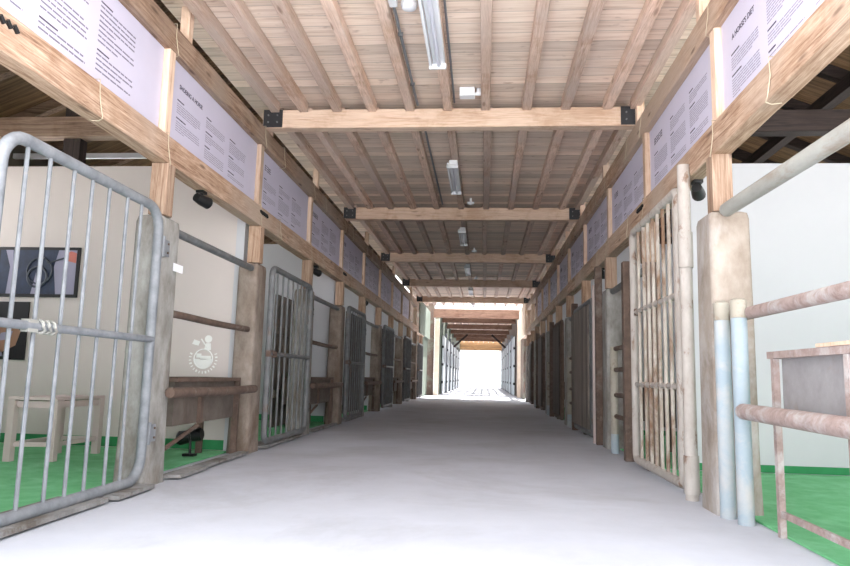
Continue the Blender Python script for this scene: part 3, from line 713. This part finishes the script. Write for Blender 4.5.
# ------------------------------------------------------------ aisle framing above the stalls
for side, xa, xb, sg in (('left', -5.6, XL-.25, -1), ('right', XR+.25, 4.88, 1)):
    for k in range(5):
        y = BY[k]; o = nth(k)
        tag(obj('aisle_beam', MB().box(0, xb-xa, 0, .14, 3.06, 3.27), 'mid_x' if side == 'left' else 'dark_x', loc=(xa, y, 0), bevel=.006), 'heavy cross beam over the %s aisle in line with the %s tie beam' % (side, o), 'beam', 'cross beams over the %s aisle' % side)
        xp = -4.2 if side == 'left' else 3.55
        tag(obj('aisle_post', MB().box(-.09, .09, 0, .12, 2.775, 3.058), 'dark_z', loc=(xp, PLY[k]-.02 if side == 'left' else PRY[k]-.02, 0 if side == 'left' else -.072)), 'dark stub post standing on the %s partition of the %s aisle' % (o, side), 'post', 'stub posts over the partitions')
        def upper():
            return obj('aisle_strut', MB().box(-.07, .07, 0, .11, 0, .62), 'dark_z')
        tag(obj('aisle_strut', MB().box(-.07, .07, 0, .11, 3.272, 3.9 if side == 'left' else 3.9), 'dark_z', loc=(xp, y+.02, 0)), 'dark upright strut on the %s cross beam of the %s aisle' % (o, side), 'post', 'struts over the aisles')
    slope = (4.9-2.95)/3.83
    nR = 26
    for i in range(nR):
        y = 2.7+i*.87
        if y > BE-.2: break
        xh = xb if side == 'left' else xa; xl_ = -5.6 if side == 'left' else 4.88
        zf = lambda x: 4.9-abs(x-(XL-.12 if side == 'left' else XR+.12))*(1.6/(3.83 if side == 'left' else 3.9))-.075
        p = Vector((xh, 0, zf(xh))); q = Vector((xl_, 0, zf(xl_)))
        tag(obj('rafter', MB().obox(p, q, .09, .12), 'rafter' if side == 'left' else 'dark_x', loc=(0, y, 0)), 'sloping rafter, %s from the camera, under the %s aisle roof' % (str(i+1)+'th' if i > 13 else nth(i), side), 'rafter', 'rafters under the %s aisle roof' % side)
    for j, f in enumerate((.3, .62)):
        xq = xh+(xl_-xh)*f
        tag(obj('purlin', MB().box(-.06, .06, 2.4, BE-.1, -.14, 0), 'dark_y', loc=(xq, 0, zf(xq)-.11)), '%s long purlin under the rafters of the %s aisle' % ('upper' if j == 0 else 'lower', side), 'beam')
tag(obj('white_strip', MB().box(-.03, .03, 0, 5.2, 0, .05), 'white', loc=(-3.1, 3.6, 3.29)), 'long white strip running lengthwise over the left stall', 'trunking')  # plain white bars, one lengthwise and one crosswise
tag(obj('white_strip', MB().box(0, 2.5, -.02, .02, 0, .06), 'white', loc=(-5.62, 7.4, 3.20)), 'white crosswise strip behind the first left cross beam', 'trunking')
# ------------------------------------------------------------ end of the near building and the far building
G0, G1 = BE, 26.9; IX0, IX1 = -1.75, 1.30; FE = 52
for side, xa, sg in (('left', XL, -1), ('right', XR, 1)):
    tag(obj('upper_panel', MB().box(-.018, .018, 0, 4.3, 2.16, 3.25), 'greenp' if side == 'left' else 'creamp', loc=(xa-sg*.025, 22.35, 0)), 'tall pale panel ending the %s row of sign boards' % side, 'panel')
    tag(obj('end_wall_panel', MB().box(-.03, .03, 0, 2.0, 0, 2.3), 'greenp' if side == 'left' else 'brick', loc=(xa+sg*.08, 24.7, 0)), 'low reddish wall panel at the gap between the buildings on the %s' % side, 'wall panel')
    xi = IX0 if side == 'left' else IX1
    tag(obj('door_post', MB().box(-.09, .09, 0, .15, 0, 3.0), 'creamp', loc=(xi+sg*.1, G1-.1, 0)), 'cream upright post at the far opening, %s side' % side, 'post')
    struct('wall_far_'+side, MB().box(min(xi+sg*.06, xi+sg*.2), max(xi+sg*.06, xi+sg*.2), G1+.1, FE, 0, 3.4), 'brick' if side == 'right' else 'greenp')
    struct('wall_far_end_'+side, MB().box(min(xi+sg*.22, xi+sg*3.5), max(xi+sg*.22, xi+sg*3.5), G1+.1, G1+.25, 0, 4), 'brick')
    for i in range(6):
        def fd():
            t = thing('stable_door', '', '')
            obj('leaf', MB().box(-.02, .02, 0, 2.6, .03, 2.5), 'bluep', t)
            for z in (.5, 1.25, 2.0): obj('hinge', MB().box(-.045, .045, -.02, .12, z-.05, z+.05), 'black', t)
            obj('edge_post', MB().box(-.05, .05, 2.62, 2.76, 0, 2.7), 'conduit', t)
            return t
        place('fd', fd, (xi+sg*.0, G1+2.3+i*3.6, 0), '%s pale blue stable door in the far building, %s side' % (nth(i), side), 'door', 'pale blue doors of the far building')
    tag(obj('diagonal_brace', MB().obox((0, 0, 2.35), (-sg*.75, 0, 3.04), .1, .1), 'dark_x', loc=(xi-sg*.12, 37.27, 0)), 'dark diagonal brace under the far ceiling, %s side' % side, 'brace')
cf = MB()
for i in range(7): cf.box(IX0-.3, IX1+.3, G1+1.2+i*3.5, G1+1.2+i*3.5+2.6, 3.5, 3.54)  # open slots between slabs are added to brighten the far building
struct('ceiling_far', cf, 'ceil')
for i, y in enumerate((26.2, 29.6, 33.4, 37.2, 41.0, 44.8)):
    place('fb%d' % (i == 0), (lambda: obj('tie_beam', MB().box(IX0-.2, IX1+.2, 0, .16, 3.0, 3.33), 'redbeam')) if i == 0 else (lambda: obj('tie_beam', MB().box(IX0-.1, IX1+.1, 0, .14, 3.08, 3.3), 'redbeam')),
          (0, y, 0), 'reddish tie beam, %s one of the far building' % nth(i), 'beam', 'tie beams of the far building')
for j in range(8):
    x = IX0+.25+j*.37
    place('fj', lambda: obj('ceiling_joist', MB().box(-.035, .035, 0, FE-G1-1.4, 3.35, 3.495), 'joist_y'), (x, G1+1.3, 0), '%s ceiling joist from the left in the far building' % (nth(j) if j else 'first'), 'joist', 'joists of the far building')
struct('wall_lintel', MB().box(IX0-.3, IX1+.3, FE+.01, FE+.1, 2.75, 3.6), 'lintel')
